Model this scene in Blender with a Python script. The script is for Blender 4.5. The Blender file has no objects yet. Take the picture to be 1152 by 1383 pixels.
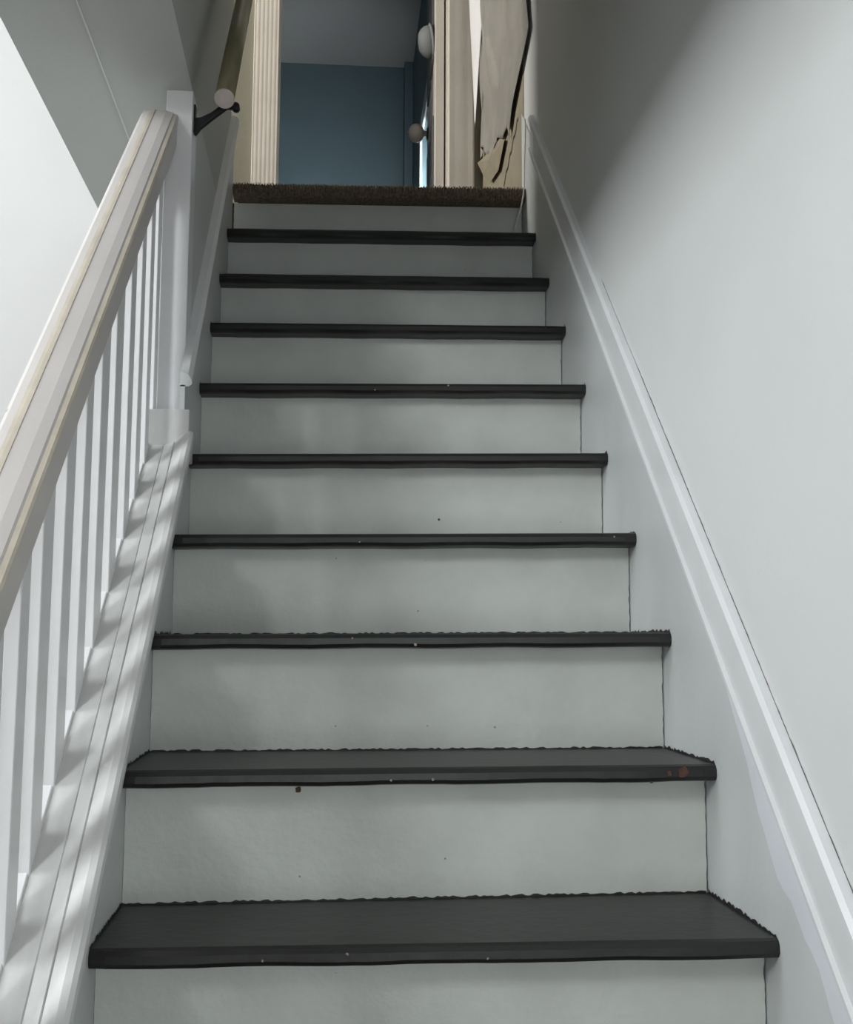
import bpy, bmesh, math, random
from mathutils import Vector, Matrix
random.seed(7)
S = bpy.context.scene
COL = S.collection

# ------------------------------------------------------------------ camera
YAW, PITCH, ROLL = 0.0744846, 0.1154348, 0.0042228
cd = bpy.data.cameras.new('camera'); cam = bpy.data.objects.new('camera', cd); COL.objects.link(cam)
cd.sensor_fit = 'HORIZONTAL'; cd.sensor_width = 36.0; cd.lens = 1500.0 / 1152 * 36.0
cd.clip_start = 0.02; cd.clip_end = 60
fw = Vector((math.sin(YAW) * math.cos(PITCH), math.cos(YAW) * math.cos(PITCH), math.sin(PITCH)))
r0 = Vector((math.cos(YAW), -math.sin(YAW), 0)); u0 = r0.cross(fw)
rt = math.cos(ROLL) * r0 + math.sin(ROLL) * u0; up = -math.sin(ROLL) * r0 + math.cos(ROLL) * u0
M = Matrix.Identity(4)
for k in range(3):
    M[k][0], M[k][1], M[k][2] = rt[k], up[k], -fw[k]
M.translation = Vector((0.31794, -1.50845, 0.39253))
cam.matrix_world = M
S.camera = cam

# ------------------------------------------------------------------ view, world, light
S.view_settings.view_transform = 'Standard'; S.view_settings.look = 'None'
S.view_settings.gamma = 1.0; S.view_settings.use_curve_mapping = False
S.view_settings.exposure = 0.18
W = bpy.data.worlds.new('overcast_sky'); S.world = W; W.use_nodes = True
bg = W.node_tree.nodes['Background']; bg.inputs[0].default_value = (0.75, 0.86, 1.0, 1); bg.inputs[1].default_value = 0.6


def area(name, loc, target, sx, sy, power, col=(0.93, 0.97, 1.0)):
    l = bpy.data.lights.new(name, 'AREA'); l.shape = 'RECTANGLE'; l.size = sx; l.size_y = sy
    l.energy = power; l.color = col
    o = bpy.data.objects.new(name, l); COL.objects.link(o); o.location = loc
    o.rotation_euler = (Vector(target) - Vector(loc)).to_track_quat('-Z', 'Y').to_euler()
    return o


area('daylight_front_window', (-2.92, -3.04, 2.42), (-2.6, 0, 2.2), 0.95, 0.90, 100)
area('daylight_side_window', (-3.54, -0.15, 2.45), (0, -0.15, 2.45), 1.35, 0.85, 105)
area('fill_behind_camera', (0.56, -3.04, 0.15), (0.56, 0, 0.15), 0.6, 1.2, 14)  # added fill light behind the camera, lifts the risers
area('daylight_landing', (-2.04, 2.12, 3.0), (0, 2.30, 2.95), 0.4, 1.2, 54, (1, 0.96, 0.91))
area('daylight_blue_room', (0.87, 4.02, 2.66), (0.35, 4.85, 2.40), 0.6, 0.75, 32, (0.88, 0.95, 1.0))


# ------------------------------------------------------------------ materials
def lin(c):
    return tuple(((v / 255) / 12.92 if v / 255 <= 0.04045 else ((v / 255 + 0.055) / 1.055) ** 2.4) for v in c) + (1,)


def mat(name, col, rough=0.5, var=0.06, scale=6.0, bump=0.05, bscale=60.0, col2=None, speck=None, sscale=40, sth=0.72, stretch=(1, 1, 1), spec=0.5):
    m = bpy.data.materials.new(name); m.use_nodes = True
    nt = m.node_tree; b = nt.nodes['Principled BSDF']; L = nt.links.new
    tc = nt.nodes.new('ShaderNodeTexCoord'); mp = nt.nodes.new('ShaderNodeMapping'); mp.inputs['Scale'].default_value = stretch
    L(tc.outputs['Object'], mp.inputs[0])
    n = nt.nodes.new('ShaderNodeTexNoise'); n.inputs['Scale'].default_value = scale; n.inputs['Detail'].default_value = 5
    L(mp.outputs[0], n.inputs['Vector'])
    mx = nt.nodes.new('ShaderNodeMix'); mx.data_type = 'RGBA'
    c = lin(col); c2 = lin(col2) if col2 else tuple(v * (1 - var * 2) for v in c[:3]) + (1,)
    mx.inputs['A'].default_value = c; mx.inputs['B'].default_value = c2
    mr = nt.nodes.new('ShaderNodeMapRange'); mr.inputs[1].default_value = 0.38; mr.inputs[2].default_value = 0.68
    L(n.outputs[0], mr.inputs[0]); L(mr.outputs[0], mx.inputs['Factor'])
    out = mx.outputs['Result']
    if speck:
        n2 = nt.nodes.new('ShaderNodeTexNoise'); n2.inputs['Scale'].default_value = sscale; n2.inputs['Detail'].default_value = 3
        L(tc.outputs['Object'], n2.inputs['Vector'])
        m2 = nt.nodes.new('ShaderNodeMapRange'); m2.inputs[1].default_value = sth; m2.inputs[2].default_value = sth + 0.03
        L(n2.outputs[0], m2.inputs[0])
        x2 = nt.nodes.new('ShaderNodeMix'); x2.data_type = 'RGBA'; L(out, x2.inputs['A']); x2.inputs['B'].default_value = lin(speck)
        L(m2.outputs[0], x2.inputs['Factor']); out = x2.outputs['Result']
    L(out, b.inputs['Base Color']); b.inputs['Roughness'].default_value = rough
    b.inputs['Specular IOR Level'].default_value = spec
    if bump:
        n3 = nt.nodes.new('ShaderNodeTexNoise'); n3.inputs['Scale'].default_value = bscale; n3.inputs['Detail'].default_value = 4
        L(tc.outputs['Object'], n3.inputs['Vector'])
        bp = nt.nodes.new('ShaderNodeBump'); bp.inputs['Strength'].default_value = bump; bp.inputs['Distance'].default_value = 0.01
        L(n3.outputs[0], bp.inputs['Height']); L(bp.outputs[0], b.inputs['Normal'])
    return m


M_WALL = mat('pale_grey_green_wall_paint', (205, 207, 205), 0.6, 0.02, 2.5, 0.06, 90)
M_OVER = mat('darker_overhead_wall_paint', (184, 188, 184), 0.6, 0.02, 2.5, 0.06, 90)  # wall paint recipe with a darker base colour
M_WHITE = mat('white_ceiling_paint', (198, 197, 195), 0.8, 0.01, 2, 0.05, 40)
M_RISER = mat('off_white_riser_paint', (198, 201, 194), 0.5, 0.05, 9, 0.12, 70, speck=(120, 112, 98), sscale=55, sth=0.765)
M_SKIRT = mat('white_skirt_paint', (205, 208, 207), 0.45, 0.03, 6, 0.1, 60)
M_PATCH = mat('fresh_white_touch_up_paint', (220, 223, 228), 0.45, 0.01, 6, 0.1, 60)
M_TRIM = mat('glossy_white_trim_paint', (214, 216, 216), 0.35, 0.03, 8, 0.06, 50)
M_TREAD = mat('charcoal_tread_paint', (36, 36, 34), 0.40, 0.10, 5, 0.10, 40, speck=(100, 98, 92), sscale=95, sth=0.765, spec=0.4)
M_TEDGE = mat('black_lap_and_shadow_paint', (36, 34, 32), 0.5, 0.2, 40, 0.1, 80)
M_RUST = mat('bare_rust_brown_wood', (92, 62, 50), 0.8, 0.2, 60, 0.1, 90)
M_CHIP = mat('pale_chip', (150, 143, 130), 0.8, 0.2, 60, 0.1, 90)
M_RAIL = mat('worn_white_rail_paint', (203, 197, 193), 0.32, 0.03, 5, 0.08, 25, speck=(120, 108, 96), sscale=38, sth=0.755)
M_BEAD = mat('yellowed_cream_paint', (212, 202, 186), 0.4, 0.08, 14, 0.1, 30)
M_BAL = mat('white_baluster_paint', (226, 225, 225), 0.35, 0.02, 10, 0.08, 40)
M_CAP = mat('worn_grey_white_cap_paint', (206, 206, 203), 0.38, 0.05, 7, 0.08, 40, speck=(110, 105, 98), sscale=45, sth=0.765, stretch=(6, 1, 1))
M_CREAM = mat('cream_casing_paint', (214, 208, 198), 0.45, 0.04, 8, 0.08, 40)
M_BLUE = mat('teal_blue_wall_paint', (94, 113, 119), 0.7, 0.04, 3, 0.06, 80)
M_BCEIL = mat('grey_white_blue_room_ceiling', (168, 168, 166), 0.9, 0.02, 3, 0.05, 50)
M_CARPET = mat('brown_grey_loop_carpet', (136, 122, 104), 0.95, 0.3, 120, 0.5, 220, col2=(96, 86, 72), spec=0.1)
M_WOOD = mat('olive_varnished_wood', (134, 126, 96), 0.28, 0.12, 10, 0.04, 40, stretch=(8, 1, 1))
M_GRAIN = mat('pale_end_grain', (196, 184, 178), 0.6, 0.06, 60, 0.1, 90)
M_IRON = mat('black_iron', (28, 26, 26), 0.45, 0.2, 30, 0.1, 80)
M_SCREW = mat('steel_screw', (150, 146, 140), 0.35, 0.1, 30, 0.0)
M_METAL = mat('brushed_nickel', (190, 184, 178), 0.3, 0.05, 20, 0.0); M_METAL.node_tree.nodes['Principled BSDF'].inputs['Metallic'].default_value = 0.2
M_KNOB = mat('pale_porcelain', (206, 198, 192), 0.3, 0.03, 10, 0.0)
M_GLOBE = mat('grey_cap_cloth', (128, 132, 132), 0.8, 0.02, 10, 0.0)
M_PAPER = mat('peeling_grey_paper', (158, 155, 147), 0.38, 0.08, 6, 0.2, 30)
M_LIT_STRIP = mat('white_painted_light', (238, 238, 238), 0.4, 0.02, 6, 0.1, 30)  # white put into the colour for the bright light on the paper
M_PLASTER = mat('old_beige_plaster', (150, 142, 122), 0.8, 0.08, 8, 0.2, 40)
M_DOORWALL = mat('dull_olive_wall_paint', (128, 126, 112), 0.7, 0.04, 4, 0.1, 60)
M_CORD = mat('white_cord', (196, 196, 190), 0.7, 0.05, 60, 0.0)
M_FLOOR = mat('brown_wood_floor', (66, 52, 40), 0.4, 0.15, 4, 0.05, 40, stretch=(8, 1, 1))
M_DARK = mat('dark_door_paint', (96, 98, 98), 0.5, 0.06, 8, 0.06, 40)
M_GLASS = bpy.data.materials.new('window_glass'); M_GLASS.use_nodes = True
_b = M_GLASS.node_tree.nodes['Principled BSDF']; _b.inputs['Transmission Weight'].default_value = 1.0
_b.inputs['Roughness'].default_value = 0.0; _b.inputs['IOR'].default_value = 1.02


# ------------------------------------------------------------------ helpers
def finish(name, bm, m, parent=None, smooth=False, bevel=0.0, seg=2):
    bmesh.ops.remove_doubles(bm, verts=bm.verts, dist=1e-6)
    bmesh.ops.recalc_face_normals(bm, faces=bm.faces)
    me = bpy.data.meshes.new(name); bm.to_mesh(me); bm.free()
    if smooth:
        for p in me.polygons: p.use_smooth = True
    me.materials.append(m)
    o = bpy.data.objects.new(name, me); COL.objects.link(o)
    if parent: attach(o, parent)
    if bevel:
        md = o.modifiers.new('bevel', 'BEVEL'); md.width = bevel; md.segments = seg; md.limit_method = 'ANGLE'; md.angle_limit = math.radians(40)
    return o


def attach(o, parent):
    o.parent = parent
    o.matrix_parent_inverse = Matrix.Translation(-world_loc(parent))


def world_loc(o):
    v = o.location.copy()
    while o.parent:
        v += o.matrix_parent_inverse.translation; o = o.parent; v += o.location
    return v


def hexa(bm, p):
    """p: 8 points, bottom ring 0-3 then top ring 4-7"""
    v = [bm.verts.new(q) for q in p]
    for f in ((0, 1, 2, 3), (7, 6, 5, 4), (0, 4, 5, 1), (1, 5, 6, 2), (2, 6, 7, 3), (3, 7, 4, 0)):
        bm.faces.new([v[i] for i in f])


def box(bm, x0, x1, y0, y1, z0, z1, tx=0.0):
    f = lambda x, y, z: (x + tx * y, y, z)
    hexa(bm, [f(x0, y0, z0), f(x1, y0, z0), f(x1, y1, z0), f(x0, y1, z0), f(x0, y0, z1), f(x1, y0, z1), f(x1, y1, z1), f(x0, y1, z1)])


def boxes(*bs):
    bm = bmesh.new()
    for b in bs: box(bm, *b)
    return bm


def loft(bm, rings, caps=True):
    vs = [[bm.verts.new(p) for p in r] for r in rings]; n = len(rings[0])
    for a, b in zip(vs[:-1], vs[1:]):
        for i in range(n): bm.faces.new((a[i], a[(i + 1) % n], b[(i + 1) % n], b[i]))
    if caps:
        bm.faces.new(vs[0][::-1]); bm.faces.new(vs[-1])


def rake(profile, y0, y1, zf, tx=0.0, n=1, wob=0.0):
    """sweep a closed (x,h) profile along the rake: z = zf(y)+h, vertical end cuts"""
    bm = bmesh.new(); rings = []
    for k in range(n + 1):
        y = y0 + (y1 - y0) * k / n; d = random.uniform(-wob, wob) if 0 < k < n else 0
        rings.append([(x + tx * y, y, zf(y) + h + d) for x, h in profile])
    loft(bm, rings); return bm


def tube(path, rad, n=12, caps=True):
    bm = bmesh.new(); rings = []
    rad = rad if isinstance(rad, (list, tuple)) else [rad] * len(path)
    P = [Vector(p) for p in path]
    for i, p in enumerate(P):
        d = (P[min(i + 1, len(P) - 1)] - P[max(i - 1, 0)]).normalized()
        a = d.cross(Vector((1, 0, 0)))
        if a.length < 0.2: a = d.cross(Vector((0, 0, 1)))
        a.normalize(); b = d.cross(a)
        rings.append([tuple(p + rad[i] * (math.cos(t) * a + math.sin(t) * b)) for t in [2 * math.pi * k / n for k in range(n)]])
    loft(bm, rings, caps); return bm


def lathe(c, axis, prof, n=24):
    """prof: (distance along axis, radius)"""
    bm = bmesh.new(); ax = Vector(axis).normalized(); a = ax.orthogonal().normalized(); b = ax.cross(a); c = Vector(c)
    loft(bm, [[tuple(c + ax * d + max(r, 1e-4) * (math.cos(t) * a + math.sin(t) * b)) for t in [2 * math.pi * k / n for k in range(n)]] for d, r in prof])
    return bm


def empty(name, loc, label=None, cat=None, group=None):
    o = bpy.data.objects.new(name, None); COL.objects.link(o); o.location = loc; o.empty_display_size = 0.05
    tag(o, label, cat, group); return o


def tag(o, label=None, cat=None, group=None, kind=None):
    if label: o['label'] = label
    if cat: o['category'] = cat
    if group: o['group'] = group
    if kind: o['kind'] = kind
    return o


def struct(name, bm, m, **k):
    o = finish(name, bm, m, **k); o['kind'] = 'structure'; return o


# ------------------------------------------------------------------ stair geometry (measured)
TR, TL = -0.0146, -0.0215                     # taper of right and left sides
XR = lambda y: 0.901 + TR * y
XL = lambda y: TL * y
NR = [(.9012, -.0230, .0010), (.8982, .2024, .2040), (.8950, .4163, .4093), (.8917, .6269, .6058), (.8885, .8376, .8011),
      (.8857, 1.0343, .9997), (.8827, 1.2475, 1.2032), (.8797, 1.4529, 1.4004), (.8769, 1.6449, 1.6027), (.8743, 1.8176, 1.8095)]
NL = [(.0004, -.0151, -.0006), (-.0041, .1754, .2011), (-.0088, .4052, .4016), (-.0137, .6476, .5947), (-.0185, .8791, .7913),
      (-.0225, 1.0615, .9901), (-.0270, 1.2663, 1.1948), (-.0315, 1.4732, 1.3929), (-.0356, 1.6659, 1.5948), (-.0393, 1.8392, 1.8027)]
for j in (1, 2):
    NR.insert(0, (.901, -.023 - .207 * j, .001 - .2 * j)); NL.insert(0, (.0, -.015 - .207 * j, -.0006 - .2 * j))
OV, TT = 0.055, 0.026
NOSE = lambda y: 0.97 * y + 0.01
FLOOR = -0.6
LAND = 1.795

# ------------------------------------------------------------------ the setting
struct('floor', boxes((-3.6, 1.05, -3.1, 2.1, FLOOR - .05, FLOOR)), M_FLOOR)
# right wall, tapered in plan
bm = bmesh.new(); box(bm, .9055, 1.05, -3.0, 2.95, FLOOR, 4.1, TR); struct('wall_right', bm, M_WALL)
# wall on the left above and beyond the balustrade, with the soffit under it
bm = bmesh.new(); box(bm, -.066, -.0105, .925, 1.84, -.6, 1.602, TL)
struct('wall_left', bm, M_WALL)
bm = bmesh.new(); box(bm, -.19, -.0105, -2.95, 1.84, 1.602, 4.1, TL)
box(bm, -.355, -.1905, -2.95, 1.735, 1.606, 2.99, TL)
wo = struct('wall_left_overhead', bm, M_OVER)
bm = bmesh.new(); box(bm, -.1925, -.1895, -2.9, 1.70, 1.5995, 1.606, TL); finish('corner_bead', bm, M_TRIM, wo)
# knee wall below the balustrade cap
bm = bmesh.new()
f = lambda x, y, z: (x + TL * y, y, z)
hexa(bm, [f(-.17, -.62, FLOOR), f(-.012, -.62, FLOOR), f(-.012, .86, FLOOR), f(-.17, .86, FLOOR),
          f(-.17, -.62, .025 - .62 * .905), f(-.012, -.62, .025 - .62 * .905), f(-.012, .86, .025 + .86 * .905), f(-.17, .86, .025 + .86 * .905)])
struct('wall_below_balustrade', bm, M_WALL)
# left room
struct('wall_back', boxes((-3.5, -.20, 1.74, 1.84, FLOOR, 4.1)), M_WHITE)
struct('ceiling', boxes((-3.6, -.36, -3.1, 1.74, 3.0, 3.1)), M_WHITE)
struct('wall_far_left', boxes((-3.6, -3.5, -3.0, 1.84, FLOOR, 2.01), (-3.6, -3.5, -3.0, 1.84, 2.92, 3.10), (-3.6, -3.5, -3.0, -.84, 2.01, 2.92), (-3.6, -3.5, .54, 1.84, 2.01, 2.92)), M_WHITE)
struct('wall_front', boxes((-3.6, 1.05, -3.1, -3.0, FLOOR, -.5), (-3.6, 1.05, -3.1, -3.0, 2.90, 4.1), (-3.6, -3.43, -3.1, -3.0, -.5, 2.90), (-3.43, -2.41, -3.1, -3.0, -.5, 1.94), (-2.41, .24, -3.1, -3.0, -.5, 2.90), (.24, .88, -3.1, -3.0, .8, 2.90), (.88, 1.05, -3.1, -3.0, -.5, 2.90)), M_WHITE)
struct('ceiling_stair', boxes((-.0, .92, -3.0, -.95, 1.80, 1.9)), M_WHITE)
# upper floor
struct('floor_landing', boxes((-2.0, .90, 1.93, 2.79, LAND - .2, LAND - .02)), M_FLOOR)
struct('ceiling_upper', boxes((-2.1, 1.05, -.95, 2.9, 4.1, 4.2)), M_WHITE)
struct('wall_landing_left', boxes((-2.1, -2.0, 1.84, 2.9, LAND - .2, 2.35), (-2.1, -2.0, 1.84, 2.9, 3.65, 4.1), (-2.1, -2.0, 1.84, 1.90, 2.35, 3.65), (-2.1, -2.0, 2.34, 2.9, 2.35, 3.65)), M_WALL)
struct('wall_door', boxes((-2.1, .012, 2.80, 2.92, LAND - .2, 4.1), (.732, .905, 2.80, 2.92, LAND - .2, 4.1), (.012, .732, 2.80, 2.92, 3.83, 4.1)), M_DOORWALL)
# blue room
struct('floor_blue_room', boxes((-2.5, .75, 2.92, 5.4, LAND - .2, LAND - .02)), M_FLOOR)
struct('ceiling_blue_room', boxes((-2.5, .9, 2.92, 5.4, 4.08, 4.2)), M_BCEIL)
struct('wall_blue_back', boxes((-2.5, .85, 5.3, 5.4, LAND - .2, 4.08)), M_BLUE)
struct('wall_blue_left', boxes((-2.6, -2.5, 2.92, 5.4, LAND - .2, 4.08)), M_BLUE)
struct('wall_blue_right', boxes((.725, .85, 2.92, 5.3, LAND - .2, 2.22), (.725, .85, 2.92, 5.3, 3.15, 4.08), (.725, .85, 2.92, 3.56, 2.22, 3.15), (.725, .85, 4.38, 5.3, 2.22, 3.15)), M_BLUE)
struct('trim_corner_boxing', boxes((.668, .725, 5.22, 5.3, LAND - .02, 4.08)), M_BLUE, bevel=.006)

# window of the blue room
w = struct('window_1', boxes((.716, .725, 3.52, 3.56, 2.10, 3.25), (.712, .725, 4.38, 4.44, 2.10, 3.25), (.712, .725, 3.56, 4.38, 3.15, 3.25), (.708, .725, 3.54, 4.46, 2.18, 2.215)), M_TRIM, bevel=.003)
finish('sash', boxes((.76, .79, 3.56, 3.60, 2.22, 3.15), (.76, .79, 4.34, 4.38, 2.22, 3.15), (.76, .79, 3.60, 4.34, 2.22, 2.27), (.76, .79, 3.60, 4.34, 3.10, 3.15), (.76, .79, 3.60, 4.34, 2.66, 2.70)), M_TRIM, w)
finish('pane', boxes((.774, .777, 3.60, 4.34, 2.27, 2.66)), M_GLASS, w); finish('pane', boxes((.774, .777, 3.60, 4.34, 2.70, 3.10)), M_GLASS, w)

# window frames of the left room (behind the photographer), plus an invented opening for the fill light
for nm, bs in (('window_2', [(-3.43, -3.39, -3.08, -3.06, 1.94, 2.90), (-2.45, -2.41, -3.08, -3.06, 1.94, 2.90), (-3.39, -2.45, -3.08, -3.06, 1.94, 1.98), (-3.39, -2.45, -3.08, -3.06, 2.86, 2.90)]),
               ('window_3', [(-3.58, -3.56, -.84, -.80, 2.01, 2.92), (-3.58, -3.56, .50, .54, 2.01, 2.92), (-3.58, -3.56, -.80, .50, 2.01, 2.05), (-3.58, -3.56, -.80, .50, 2.88, 2.92)]),
               ('fill_opening_frame', [(.24, .27, -3.08, -3.06, -.5, .8), (.85, .88, -3.08, -3.06, -.5, .8), (.27, .85, -3.08, -3.06, -.5, -.44), (.27, .85, -3.08, -3.06, .76, .8)])):
    struct(nm, boxes(*bs), M_TRIM)


# door casings: fluted boards
def casing(name, x0, x1, y0, y1, z0, z1, flutes, m):
    bm = bmesh.new(); prof = [(x0, y1), (x0, y0 + .004)]
    wdt = x1 - x0
    for k in range(flutes):
        a = x0 + wdt * (k + .12) / flutes; b = x0 + wdt * (k + .5) / flutes; c = x0 + wdt * (k + .88) / flutes
        prof += [(a, y0), (b, y0 + .0007), (c, y0)]
    prof += [(x1, y0 + .004), (x1, y1)]
    loft(bm, [[(x, y, z0) for x, y in prof], [(x, y, z1) for x, y in prof]])
    return struct(name, bm, m)


casing('trim_1', -.070, .031, 2.772, 2.80, LAND - .02, 3.93, 6, M_CREAM)
casing('trim_2', .718, .826, 2.772, 2.80, LAND - .02, 3.93, 2, M_CREAM)
struct('trim_3', boxes((.012, .03, 2.80, 2.925, LAND - .02, 3.81), (.714, .732, 2.80, 2.925, LAND - .02, 3.81), (.012, .732, 2.80, 2.925, 3.81, 3.83)), M_CREAM)
struct('trim_4', boxes((-.07, .826, 2.772, 2.80, 3.83, 3.93)), M_CREAM)

# open door
DT = .022
d = struct('door_1', boxes((.672 - DT * 2.83, .707 - DT * 2.83, 2.83, 3.475, LAND + .005, 3.80, DT)), M_CREAM, bevel=.002)
for z0, z1 in ((LAND + .2, LAND + .8), (LAND + 1.05, 3.65)):
    for y0, y1 in ((2.94, 3.12), (3.19, 3.37)):
        finish('panel', boxes((.664 - DT * 2.83, .673 - DT * 2.83, y0, y1, z0, z1, DT)), M_DARK, d, bevel=.006)
for z in (LAND + .25, LAND + 1.7):
    finish('hinge', boxes((.7075, .713, 2.826, 2.85, z, z + .09)), M_METAL, d, bevel=.001)
kz, ky = 2.725, 3.385
kn = finish('door_knob', lathe((.684, ky, kz), (-1, 0, 0), [(.0, .013), (.020, .013), (.024, .022), (.032, .034), (.046, .042), (.058, .0435), (.072, .040), (.084, .030), (.091, .016), (.093, .004)]), M_KNOB, d, smooth=True)
finish('rose', lathe((.6845, ky, kz), (-1, 0, 0), [(0, .032), (.004, .032), (.008, .024), (.009, .012)]), M_IRON, kn, smooth=False)
finish('spindle', lathe((.592, ky, kz), (-1, 0, 0), [(0, .009), (.004, .008), (.005, .002)]), M_SCREW, kn)

# pale rounded cap hung high on the open door
hc = empty('hanging_cap', (.66, 2.96, 2.87), 'pale grey rounded cap hung high on the inner face of the open door', 'cap')
finish('crown', lathe((.666, 2.96, 2.935), (-1, 0, -.15), [(0, .062), (.012, .066), (.028, .064), (.045, .052), (.056, .034), (.060, .008)]), M_GLOBE, hc, smooth=True)
finish('brim', lathe((.6665, 2.96, 2.935), (-1, 0, -.15), [(-.001, .066), (.003, .074), (.006, .074), (.010, .066)]), M_GLOBE, hc)

# ------------------------------------------------------------------ staircase
st = empty('staircase', (.45, -.45, FLOOR), 'narrow straight staircase with charcoal painted treads and off-white risers', 'staircase')


def lerp(a, b, t): return tuple(a[k] + (b[k] - a[k]) * t for k in range(3))


N = len(NR)
for i in range(N):
    a, b = NL[i], NR[i]
    # riser below this nose
    zlo = NL[i - 1][2] if i else FLOOR; zlor = NR[i - 1][2] if i else FLOOR
    bm = bmesh.new(); rows = 26; drop = TT * .6 if i < N - 1 else .042
    yl, yr = a[1] + OV, b[1] + OV
    left, right = [], []
    for k in range(rows + 1):
        t = k / rows
        jx = 0.0018 + 0.0022 * max(0, math.sin(k * 1.7 + i * 2.1)) * random.random() + (0.001 if random.random() < .3 else 0)
        right.append((XR(yr) - jx, yr, zlor + (b[2] - drop - zlor) * t))
        jl = 0.0003 + 0.0008 * random.random()
        left.append((XL(yl) + jl, yl, zlo + (a[2] - drop - zlo) * t))
    vf = [[bm.verts.new(p) for p in s] for s in (left, right)]
    vb = [[bm.verts.new((p[0], p[1] + .018, p[2])) for p in s] for s in (left, right)]
    for k in range(rows):
        bm.faces.new((vf[0][k], vf[1][k], vf[1][k + 1], vf[0][k + 1]))
        bm.faces.new((vb[1][k], vb[0][k], vb[0][k + 1], vb[1][k + 1]))
        bm.faces.new((vf[1][k], vb[1][k], vb[1][k + 1], vf[1][k + 1]))
        bm.faces.new((vb[0][k], vf[0][k], vf[0][k + 1], vb[0][k + 1]))
    finish('riser', bm, M_RISER, st)
    if i == N - 1: break
    # tread with a rounded, slightly uneven nose
    a2, b2 = NL[i + 1], NR[i + 1]
    ns = 40; bm = bmesh.new(); rings = []
    for k in range(ns + 1):
        t = k / ns; p = lerp(a, b, t)
        yb = a2[1] + (b2[1] - a2[1]) * t + OV + .002; j = .0007 * math.sin(k * .61 + i) + random.uniform(-.0003, .0003); e = .003 if k in (0, ns) else 0
        z = p[2]
        xb = XL(yb) + (XR(yb) - XL(yb)) * t
        rings.append([(xb, yb, z), (p[0], p[1] + .012, z), (p[0], p[1] + .004 + e + j, z - .002), (p[0], p[1] + e + j, z - .008), (p[0], p[1] + e + j, z - TT + .008 + j),
                      (p[0], p[1] + .004 + e, z - TT + .002 + j), (p[0], p[1] + .012, z - TT + j), (xb, yb, z - TT)])
    loft(bm, rings); tr = finish('tread', bm, M_TREAD, st, smooth=False)
    # ragged paint lapped onto the riser behind and the skirts beside
    bm = bmesh.new()

    def lap(pts, nrm, h0, h1):
        prev = None
        for q in pts:
            h = random.uniform(h0, h1); u = Vector(q) + Vector(nrm) * .0006
            cur = (bm.verts.new(u), bm.verts.new(u + Vector((0, 0, h))))
            if prev: bm.faces.new((prev[0], cur[0], cur[1], prev[1]))
            prev = cur
    rb = [lerp((XL(a2[1] + OV), a2[1] + OV, a[2]), (XR(b2[1] + OV) - .004, b2[1] + OV, b[2]), k / 150) for k in range(151)]
    lap(rb, (0, -1, 0), .0012, .0045)
    lap([lerp((XR(b[1] + .01), b[1] + .008, b[2] - .006 if k == 0 else b[2]), (XR(b2[1] + OV), b2[1] + OV, b[2]), k / 40) for k in range(41)], (-1, 0, 0), .001, .007)
    lap([lerp((XL(a[1] + .01), a[1] + .008, a[2]), (XL(a2[1] + OV), a2[1] + OV, a[2]), k / 40) for k in range(41)], (1, 0, 0), .001, .007)
    lp = finish('paint_edge', bm, M_TEDGE, tr); lp['label'] = 'ragged black paint lapped onto riser and skirt'

# skirt boards
bm = rake([(.901, -.36), (.9052, -.36), (.9052, .235), (.901, .235)], -.62, 1.88, lambda y: y * .985, TR)
sk = finish('skirt_board', bm, M_SKIRT, st)
bm = rake([(-.0105, -.40), (0, -.40), (0, .0345), (-.0105, .0345)], -.60, .80, lambda y: y * .909, TL)
finish('skirt_board', bm, M_SKIRT, st)
bm = rake([(-.0100, -.45), (0, -.45), (0, .098), (-.0100, .098)], .80, 1.84, lambda y: y * 1.03, TL)
finish('skirt_board', bm, M_SKIRT, st)

# touch-up paint on the right skirt next to the trim
bm = bmesh.new(); ys = [-.34 + .02 * k for k in range(30)]; prev = None
for k, y in enumerate(ys):
    wdt = .092 + .014 * math.sin(k * .45) + .005 * math.sin(k * 1.7)
    if k > 17: wdt *= max(0.25, 1 - (k - 17) / 14)
    if k < 4: wdt *= .5 + k / 8
    zt = .207 + y * .985
    c = (bm.verts.new((.901 + TR * y - .0008, y, zt - wdt)), bm.verts.new((.901 + TR * y - .0008, y, zt)))
    if prev: bm.faces.new((prev[0], c[0], c[1], prev[1]))
    prev = c
o = finish('paint_patch', bm, M_PATCH, sk); o['label'] = 'brighter white touch-up paint beside the trim'


# paint chips (position on nose face or riser, small irregular flakes)
def chip(p, nrm, s, m, nm='paint_chip', asp=1.0):
    bm = bmesh.new(); n = Vector(nrm); a = n.orthogonal().normalized(); b = n.cross(a)
    if abs(a.z) > .7: a, b = b, a
    k = 9; vs = [bm.verts.new(Vector(p) + n * .0008 + a * s * asp * random.uniform(.5, 1) * math.cos(2 * math.pi * q / k) + b * s * random.uniform(.5, 1) * math.sin(2 * math.pi * q / k)) for q in range(k)]
    c = bm.verts.new(Vector(p) + n * .0004)
    for q in range(k): bm.faces.new((vs[q], vs[(q + 1) % k], c))
    return finish(nm, bm, m, st)


def on_nose(i, t, dz=-.013): 
    q = lerp(NL[i + 2], NR[i + 2], t); return (q[0], q[1] - .0006, q[2] + dz)


def on_riser(i, t, h):
    q = lerp(NL[i + 2], NR[i + 2], t); return (q[0], q[1] + OV, q[2] + h)


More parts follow.
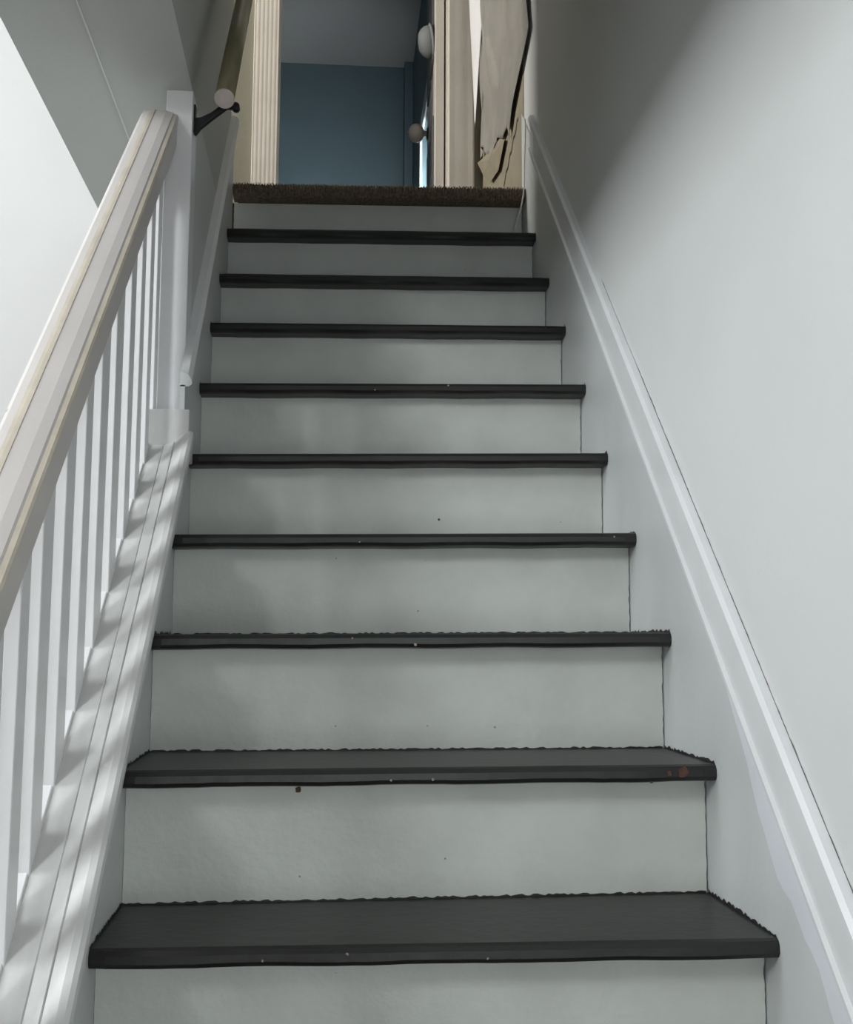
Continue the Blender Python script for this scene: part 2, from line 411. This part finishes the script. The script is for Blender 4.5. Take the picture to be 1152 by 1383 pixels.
c = chip(on_nose(1, .938, -.009), (0, -1, 0), .011, M_RUST, asp=1.1); c['label'] = 'rusty brown bare chip on the nosing'
chip(on_nose(1, .915, -.012), (0, -1, 0), .005, M_RUST)
for i, t in ((0, .245), (0, .365), (0, .567), (1, .44), (1, .51), (2, .38), (2, .5), (3, .40), (3, .95), (5, .45), (5, .64)):
    chip(on_nose(i, t, random.uniform(-.020, -.006)), (0, -1, 0), random.uniform(.002, .0045), M_CHIP)
for i, t, h, s in ((1, .285, -.036, .006), (1, .90, -.031, .004), (2, .35, -.16, .002), (3, .53, -.15, .002), (2, .66, -.165, .0025), (1, .29, -.165, .002), (3, .35, -.045, .002), (4, .6, -.14, .004)):
    chip(on_riser(i, t, h), (0, -1, 0), s, M_RUST if s > .003 else M_CHIP)

# right trim along the skirt top
zb = lambda y: .204 + .984 * y
bm = rake([(.905, 0), (.893, .002), (.8865, .008), (.8865, .016), (.892, .020), (.892, .096), (.887, .102), (.887, .114), (.893, .122), (.9052, .124)], -.66, 1.69, zb, TR)
t5 = struct('trim_5', bm, M_TRIM)

bm = bmesh.new(); prev = None
for k in range(131):
    y = -.36 + 1.25 * k / 130; z = zb(y) + .1245; wd = random.uniform(.0008, .0026) * (1 if y < .62 else .5) + (.002 if random.random() < .07 else 0)
    c = (bm.verts.new((.9048 + TR * y, y, z)), bm.verts.new((.9048 + TR * y, y, z + wd * 1.5)))
    if prev: bm.faces.new((prev[0], c[0], c[1], prev[1]))
    prev = c
o = finish('gap_or_shadow_line', bm, mat('dirty_grey_gap', (112, 110, 106), 0.9, 0.2, 50, 0), t5); o['label'] = 'dirty open gap between trim and wall'

# cap strip on the left wall above the post
bm = rake([(-.0105, 0), (.008, .0), (.014, .005), (.014, .012), (.006, .026), (-.0105, .032)], .80, 1.85, lambda y: .095 + 1.03 * y, TL)
struct('trim_6', bm, M_TRIM)

# ------------------------------------------------------------------ balustrade
bal = empty('balustrade', (-.095, .1, .1), 'white painted balustrade with square balusters and thick worn handrail on the left', 'balustrade')
ZC = lambda y: .066 + .909 * y
bm = rake([(-.185, -.03), (-.185, -.004), (-.180, 0), (-.050, .004), (-.0485, .002), (-.047, .004), (-.028, .012), (-.026, .009), (-.024, .016), (-.006, .030), (.004, .032), (.010, .028), (.012, .018), (.010, -.004), (.002, -.03)], -.60, .80, ZC, -.010)
finish('shoe_rail', bm, M_CAP, bal)
ZR = lambda y: .620 + .985 * y
Y0R, Y1R = -.66, .862
bm = rake([(-.140, .004), (-.136, 0), (-.064, 0), (-.060, .004), (-.060, .062), (-.0635, .066), (-.0635, .072), (-.070, .080), (-.084, .084), (-.118, .086), (-.132, .082), (-.140, .072)], Y0R, Y1R, ZR)
finish('handrail', bm, M_RAIL, bal)
bm = rake([(-.0645, .062), (-.0585, .064), (-.0580, .070), (-.0605, .075), (-.067, .0772)], Y0R, Y1R, ZR)
o = finish('edge_bead', bm, M_BEAD, bal); o['label'] = 'yellowed cream bead along the handrail edge'
bm = rake([(-.120, .0855), (-.108, .0852), (-.108, .0868), (-.114, .0876), (-.120, .0872)], Y0R, Y1R, ZR)
o = finish('edge_bead', bm, M_BEAD, bal); o['label'] = 'yellowed cream bead along the handrail edge'
ysb = [-.077, .019, .127, .234, .338, .442, .554, .648, .742, .822]
ysb = [-.077 - .104 * k for k in (4, 3, 2, 1)] + ysb
BX0, BX1 = -.1045, -.085
for k, y in enumerate(ysb):
    BD = (ysb[k + 1] - y) * .45 if k + 1 < len(ysb) else .038
    bm = bmesh.new(); q = []
    for zf, dz in ((ZC, 0.0), (ZR, .0)):
        for x, yy in ((BX0, y), (BX1, y), (BX1, y + BD), (BX0, y + BD)):
            q.append((x + (random.uniform(-.0015, .0015) if dz == 0 and zf is ZR else 0), yy, zf(yy) + dz))
    hexa(bm, q); finish('baluster', bm, M_BAL, bal, bevel=.0012, seg=1)
    if k + 1 < len(ysb):
        y1 = ysb[k + 1] - .0015
        bm = rake([(BX0 + .001, -.001), (BX1 - .001, -.001), (BX1 - .002, .009), (BX0 + .002, .009)], y + BD + .001, y1, ZC)
        finish('fillet', bm, M_BAL, bal, bevel=.001, seg=1)
# end block of the cap, against the wall
bm = boxes((-.185, -.006, .795, .862, ZC(.80) - .03, ZC(.862) + .020)); finish('end_block', bm, M_CAP, bal, bevel=.003)
# wall post that receives the rail
bm = boxes((-.0855, -.0275, .862, .93, ZC(.862) - .02, 1.602)); po = finish('half_post', bm, M_BAL, bal, bevel=.002)
finish('plinth_block', boxes((-.0885, -.0245, .855, .90, ZC(.862) - .02, ZC(.862) + .028)), M_TRIM, po, bevel=.004)
# bottom newel (below the frame)
nw = finish('newel_post', boxes((-.145, -.055, -.75, -.66, FLOOR, .16)), M_TRIM, bal, bevel=.004)
finish('newel_cap', boxes((-.155, -.045, -.76, -.65, .16, .19)), M_TRIM, nw, bevel=.008)

# ------------------------------------------------------------------ wall handrail with bracket
wh = empty('wall_handrail', (.03, .9, 1.6), 'round olive-brown wooden handrail on black bracket beside the doorway', 'handrail')
p0 = Vector((.045, .83, 1.570)); p1 = Vector((.045 - .0215 * .95, 1.78, 1.570 + 1.09 * .95))
dv = (p1 - p0).normalized()
finish('rail', tube([p0, p0.lerp(p1, .33), p0.lerp(p1, .66), p1], .0215, 24), M_WOOD, wh, smooth=False)
for p in wh.children[0].data.polygons: p.use_smooth = len(p.vertices) == 4
bm = bmesh.new()
bm.free()
o = finish('end_grain', lathe(p0 + dv * .0005, -dv, [(0, .0222), (.002, .0218), (.0028, .020), (.0030, .002)]), M_GRAIN, wh); o['label'] = 'pale bare wood rail end'
br = finish('bracket', boxes((-.0285, -.0235, .880, .902, 1.515, 1.580)), M_IRON, wh, bevel=.002)
bm = bmesh.new()
loft(bm, [[(x, .891 + dy, z + dz) for dy, dz in ((-.008, -s), (.008, -s), (.008, s), (-.008, s))] for x, z, s in ((-.0245, 1.530, .020), (-.012, 1.540, .012), (.010, 1.556, .0080), (.030, 1.573, .008), (.045, 1.586, .008), (.062, 1.583, .007))])
finish('bracket_arm', bm, M_IRON, br, bevel=.002)
finish('saddle', lathe((.0635, .880, 1.581), (0, 1, 0), [(0, .006), (.003, .009), (.02, .009), (.023, .006)], 12), M_IRON, br)
finish('screw', lathe((-.0235, .891, 1.522), (1, 0, 0), [(0, .005), (.002, .0045), (.003, .001)], 10), M_SCREW, br)

# ------------------------------------------------------------------ landing carpet
cz0, cz1 = NL[-1][2], NR[-1][2]
nx, prof = 420, []
for k in range(13): prof.append(k)
bm = bmesh.new(); rings = []
sec = [(.055, -.040), (.012, -.040), (.0, -.038), (-.006, -.032), (-.009, -.022), (-.008, -.012), (-.003, -.003), (.006, .001), (.02, .002), (.05, .002), (.10, .002), (.97, .002)]
for k in range(nx + 1):
    t = k / nx; p = lerp(NL[-1], NR[-1], t); row = []
    for q, (dy, dz) in enumerate(sec):
        amp = .0028 * (1 if 0 < q < 10 else 0)
        d = amp * math.sin(2 * math.pi * k / 4.0) + random.uniform(-.0012, .0012) * (q < 10)
        yy = p[1] + dy - d if q < 7 else p[1] + dy
        if q == len(sec) - 1: yy = 2.775
        row.append(bm.verts.new((p[0], yy, p[2] + dz + (d if q >= 6 and q < 11 else 0))))
    rings.append(row)
for A, B in zip(rings[:-1], rings[1:]):
    for q in range(len(sec) - 1): bm.faces.new((A[q], B[q], B[q + 1], A[q + 1]))
cp = finish('carpet', bm, M_CARPET); tag(cp, 'brown-grey loop pile carpet folded over the top landing edge', 'carpet')
bm = bmesh.new()                                     # tufts along the folded edge
for k in range(900):
    t = random.random(); p = lerp(NL[-1], NR[-1], t); q = random.choice(sec[3:9]); x, y, z = p[0], p[1] + q[0] - .002, p[2] + q[1] + .002
    s = .0022; vv = [bm.verts.new((x + random.uniform(-s, s), y + random.uniform(-s, s) - .001, z + random.uniform(-s, s) * 1.6)) for _ in range(4)]
    for f3 in ((0, 1, 2), (0, 2, 3), (0, 3, 1), (1, 3, 2)): bm.faces.new([vv[n_] for n_ in f3])
o = finish('pile', bm, M_CARPET, cp); o['kind'] = 'stuff'

# ------------------------------------------------------------------ peeling paper on the landing wall
def wx(y): return .9055 + TR * y


bm = bmesh.new(); box(bm, .9030, .93, 1.86, 2.80, LAND - .02, 4.1, TR); lw = struct('wall_landing_right', bm, M_PLASTER)
WL = lambda y: .9030 + TR * y
PY = lambda z: 2.09 - .09 * min(1, max(0, (z - 2.10) / .06)) - .30 * min(1, max(0, (z - 2.16) / .12)) + .03 * math.sin((z - 2.28) * 11) * (z > 2.28)
ny, nz = 90, 110
bm = bmesh.new(); grid = []
for a in range(ny + 1):
    row = []; s_ = a / ny
    for b in range(nz + 1):
        v = b / nz
        zlo = 2.10 + .22 * s_ + .025 * math.sin(s_ * 9) + .012 * math.sin(s_ * 23); z = zlo + v * (3.45 - zlo)
        y0 = PY(z - .2 * s_); y = y0 + (2.74 - y0) * s_
        edge = max(0, 1 - s_ * 3.2)
        curl = edge ** 2 * (.009 + .006 * math.sin(z * 13)) * min(1, v * 14 + .15)
        fold = .020 * math.exp(-((s_ - .86) / .07) ** 2) * min(1, max(0, (z - 2.50) / .55)) + .030 * math.exp(-((s_ - .60 - .12 * (z - 2.4)) / .06) ** 2) * min(1, max(0, (z - 2.3) / .3))
        wr = .014 * abs(math.sin(s_ * 13 - z * 5 + 1.3 * math.sin(z * 5))) + .008 * abs(math.sin(s_ * 29 - z * 9)) + .010 * abs(math.sin(s_ * 5 + z * 9)) * edge
        wr *= min(1, .15 + s_ * 2.2)
        row.append(bm.verts.new((WL(y) - .004 - curl - fold - wr, y, z)))
    grid.append(row)
for a in range(ny):
    for b in range(nz): bm.faces.new((grid[a][b], grid[a + 1][b], grid[a + 1][b + 1], grid[a][b + 1]))
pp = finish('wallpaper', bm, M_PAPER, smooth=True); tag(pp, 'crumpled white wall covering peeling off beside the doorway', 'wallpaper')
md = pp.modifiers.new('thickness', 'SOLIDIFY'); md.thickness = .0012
bm = bmesh.new()
fl = [(2.16, 2.13), (2.30, 2.20), (2.46, 2.23), (2.69, 2.28), (2.60, 2.19), (2.50, 2.12), (2.30, 2.08)]
vs = [bm.verts.new((WL(y) - .012 - .022 * (k == 3) - .012 * (k == 4), y, z)) for k, (y, z) in enumerate(fl)]; c = bm.verts.new((WL(2.42) - .030, 2.42, 2.17))
for k in range(len(fl)): bm.faces.new((vs[k], vs[(k + 1) % len(fl)], c))
o = finish('torn_flap', bm, M_PLASTER, pp); o['label'] = 'yellowed torn flap at the bottom corner'
o.modifiers.new('thickness', 'SOLIDIFY').thickness = .001

# white strip painting the bright light beside the door casing, tapering to a point
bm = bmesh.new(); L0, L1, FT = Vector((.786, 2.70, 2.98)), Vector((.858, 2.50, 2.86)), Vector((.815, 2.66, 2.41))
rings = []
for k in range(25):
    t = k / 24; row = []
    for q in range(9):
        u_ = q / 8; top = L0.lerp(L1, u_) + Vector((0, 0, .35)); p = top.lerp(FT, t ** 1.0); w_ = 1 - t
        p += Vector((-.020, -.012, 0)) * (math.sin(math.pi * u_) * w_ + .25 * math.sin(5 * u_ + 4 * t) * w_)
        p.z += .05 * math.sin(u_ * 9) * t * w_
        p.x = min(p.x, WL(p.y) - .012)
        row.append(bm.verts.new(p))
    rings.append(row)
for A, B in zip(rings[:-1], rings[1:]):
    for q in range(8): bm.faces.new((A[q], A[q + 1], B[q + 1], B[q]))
o = finish('painted_light_strip', bm, M_LIT_STRIP, pp, smooth=True); o['label'] = 'white strip standing in for bright light on the paper, tapering downwards'
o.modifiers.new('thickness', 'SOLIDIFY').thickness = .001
# slanted shadow line below it, painted as a dark strip on the plaster
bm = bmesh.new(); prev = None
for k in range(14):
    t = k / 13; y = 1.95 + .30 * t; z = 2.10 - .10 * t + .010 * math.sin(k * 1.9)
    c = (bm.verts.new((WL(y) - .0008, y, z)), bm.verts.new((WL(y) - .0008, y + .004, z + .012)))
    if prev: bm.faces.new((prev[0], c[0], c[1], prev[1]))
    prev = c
finish('gap_or_shadow_line', bm, M_TEDGE, lw)

# white cord hanging over the carpet edge
pts = [(.872, 1.80, 2.03), (.871, 1.80, 1.95), (.869, 1.80, 1.88), (.868, 1.797, 1.83), (.866, 1.790, 1.805), (.862, 1.790, 1.77), (.855, 1.797, 1.73), (.845, 1.80, 1.70), (.836, 1.80, 1.665), (.832, 1.80, 1.612)]
tag(finish('cord', tube(pts, .0022, 8), M_CORD, smooth=True), 'thin white cord dangling over the right end of the carpet', 'cord')
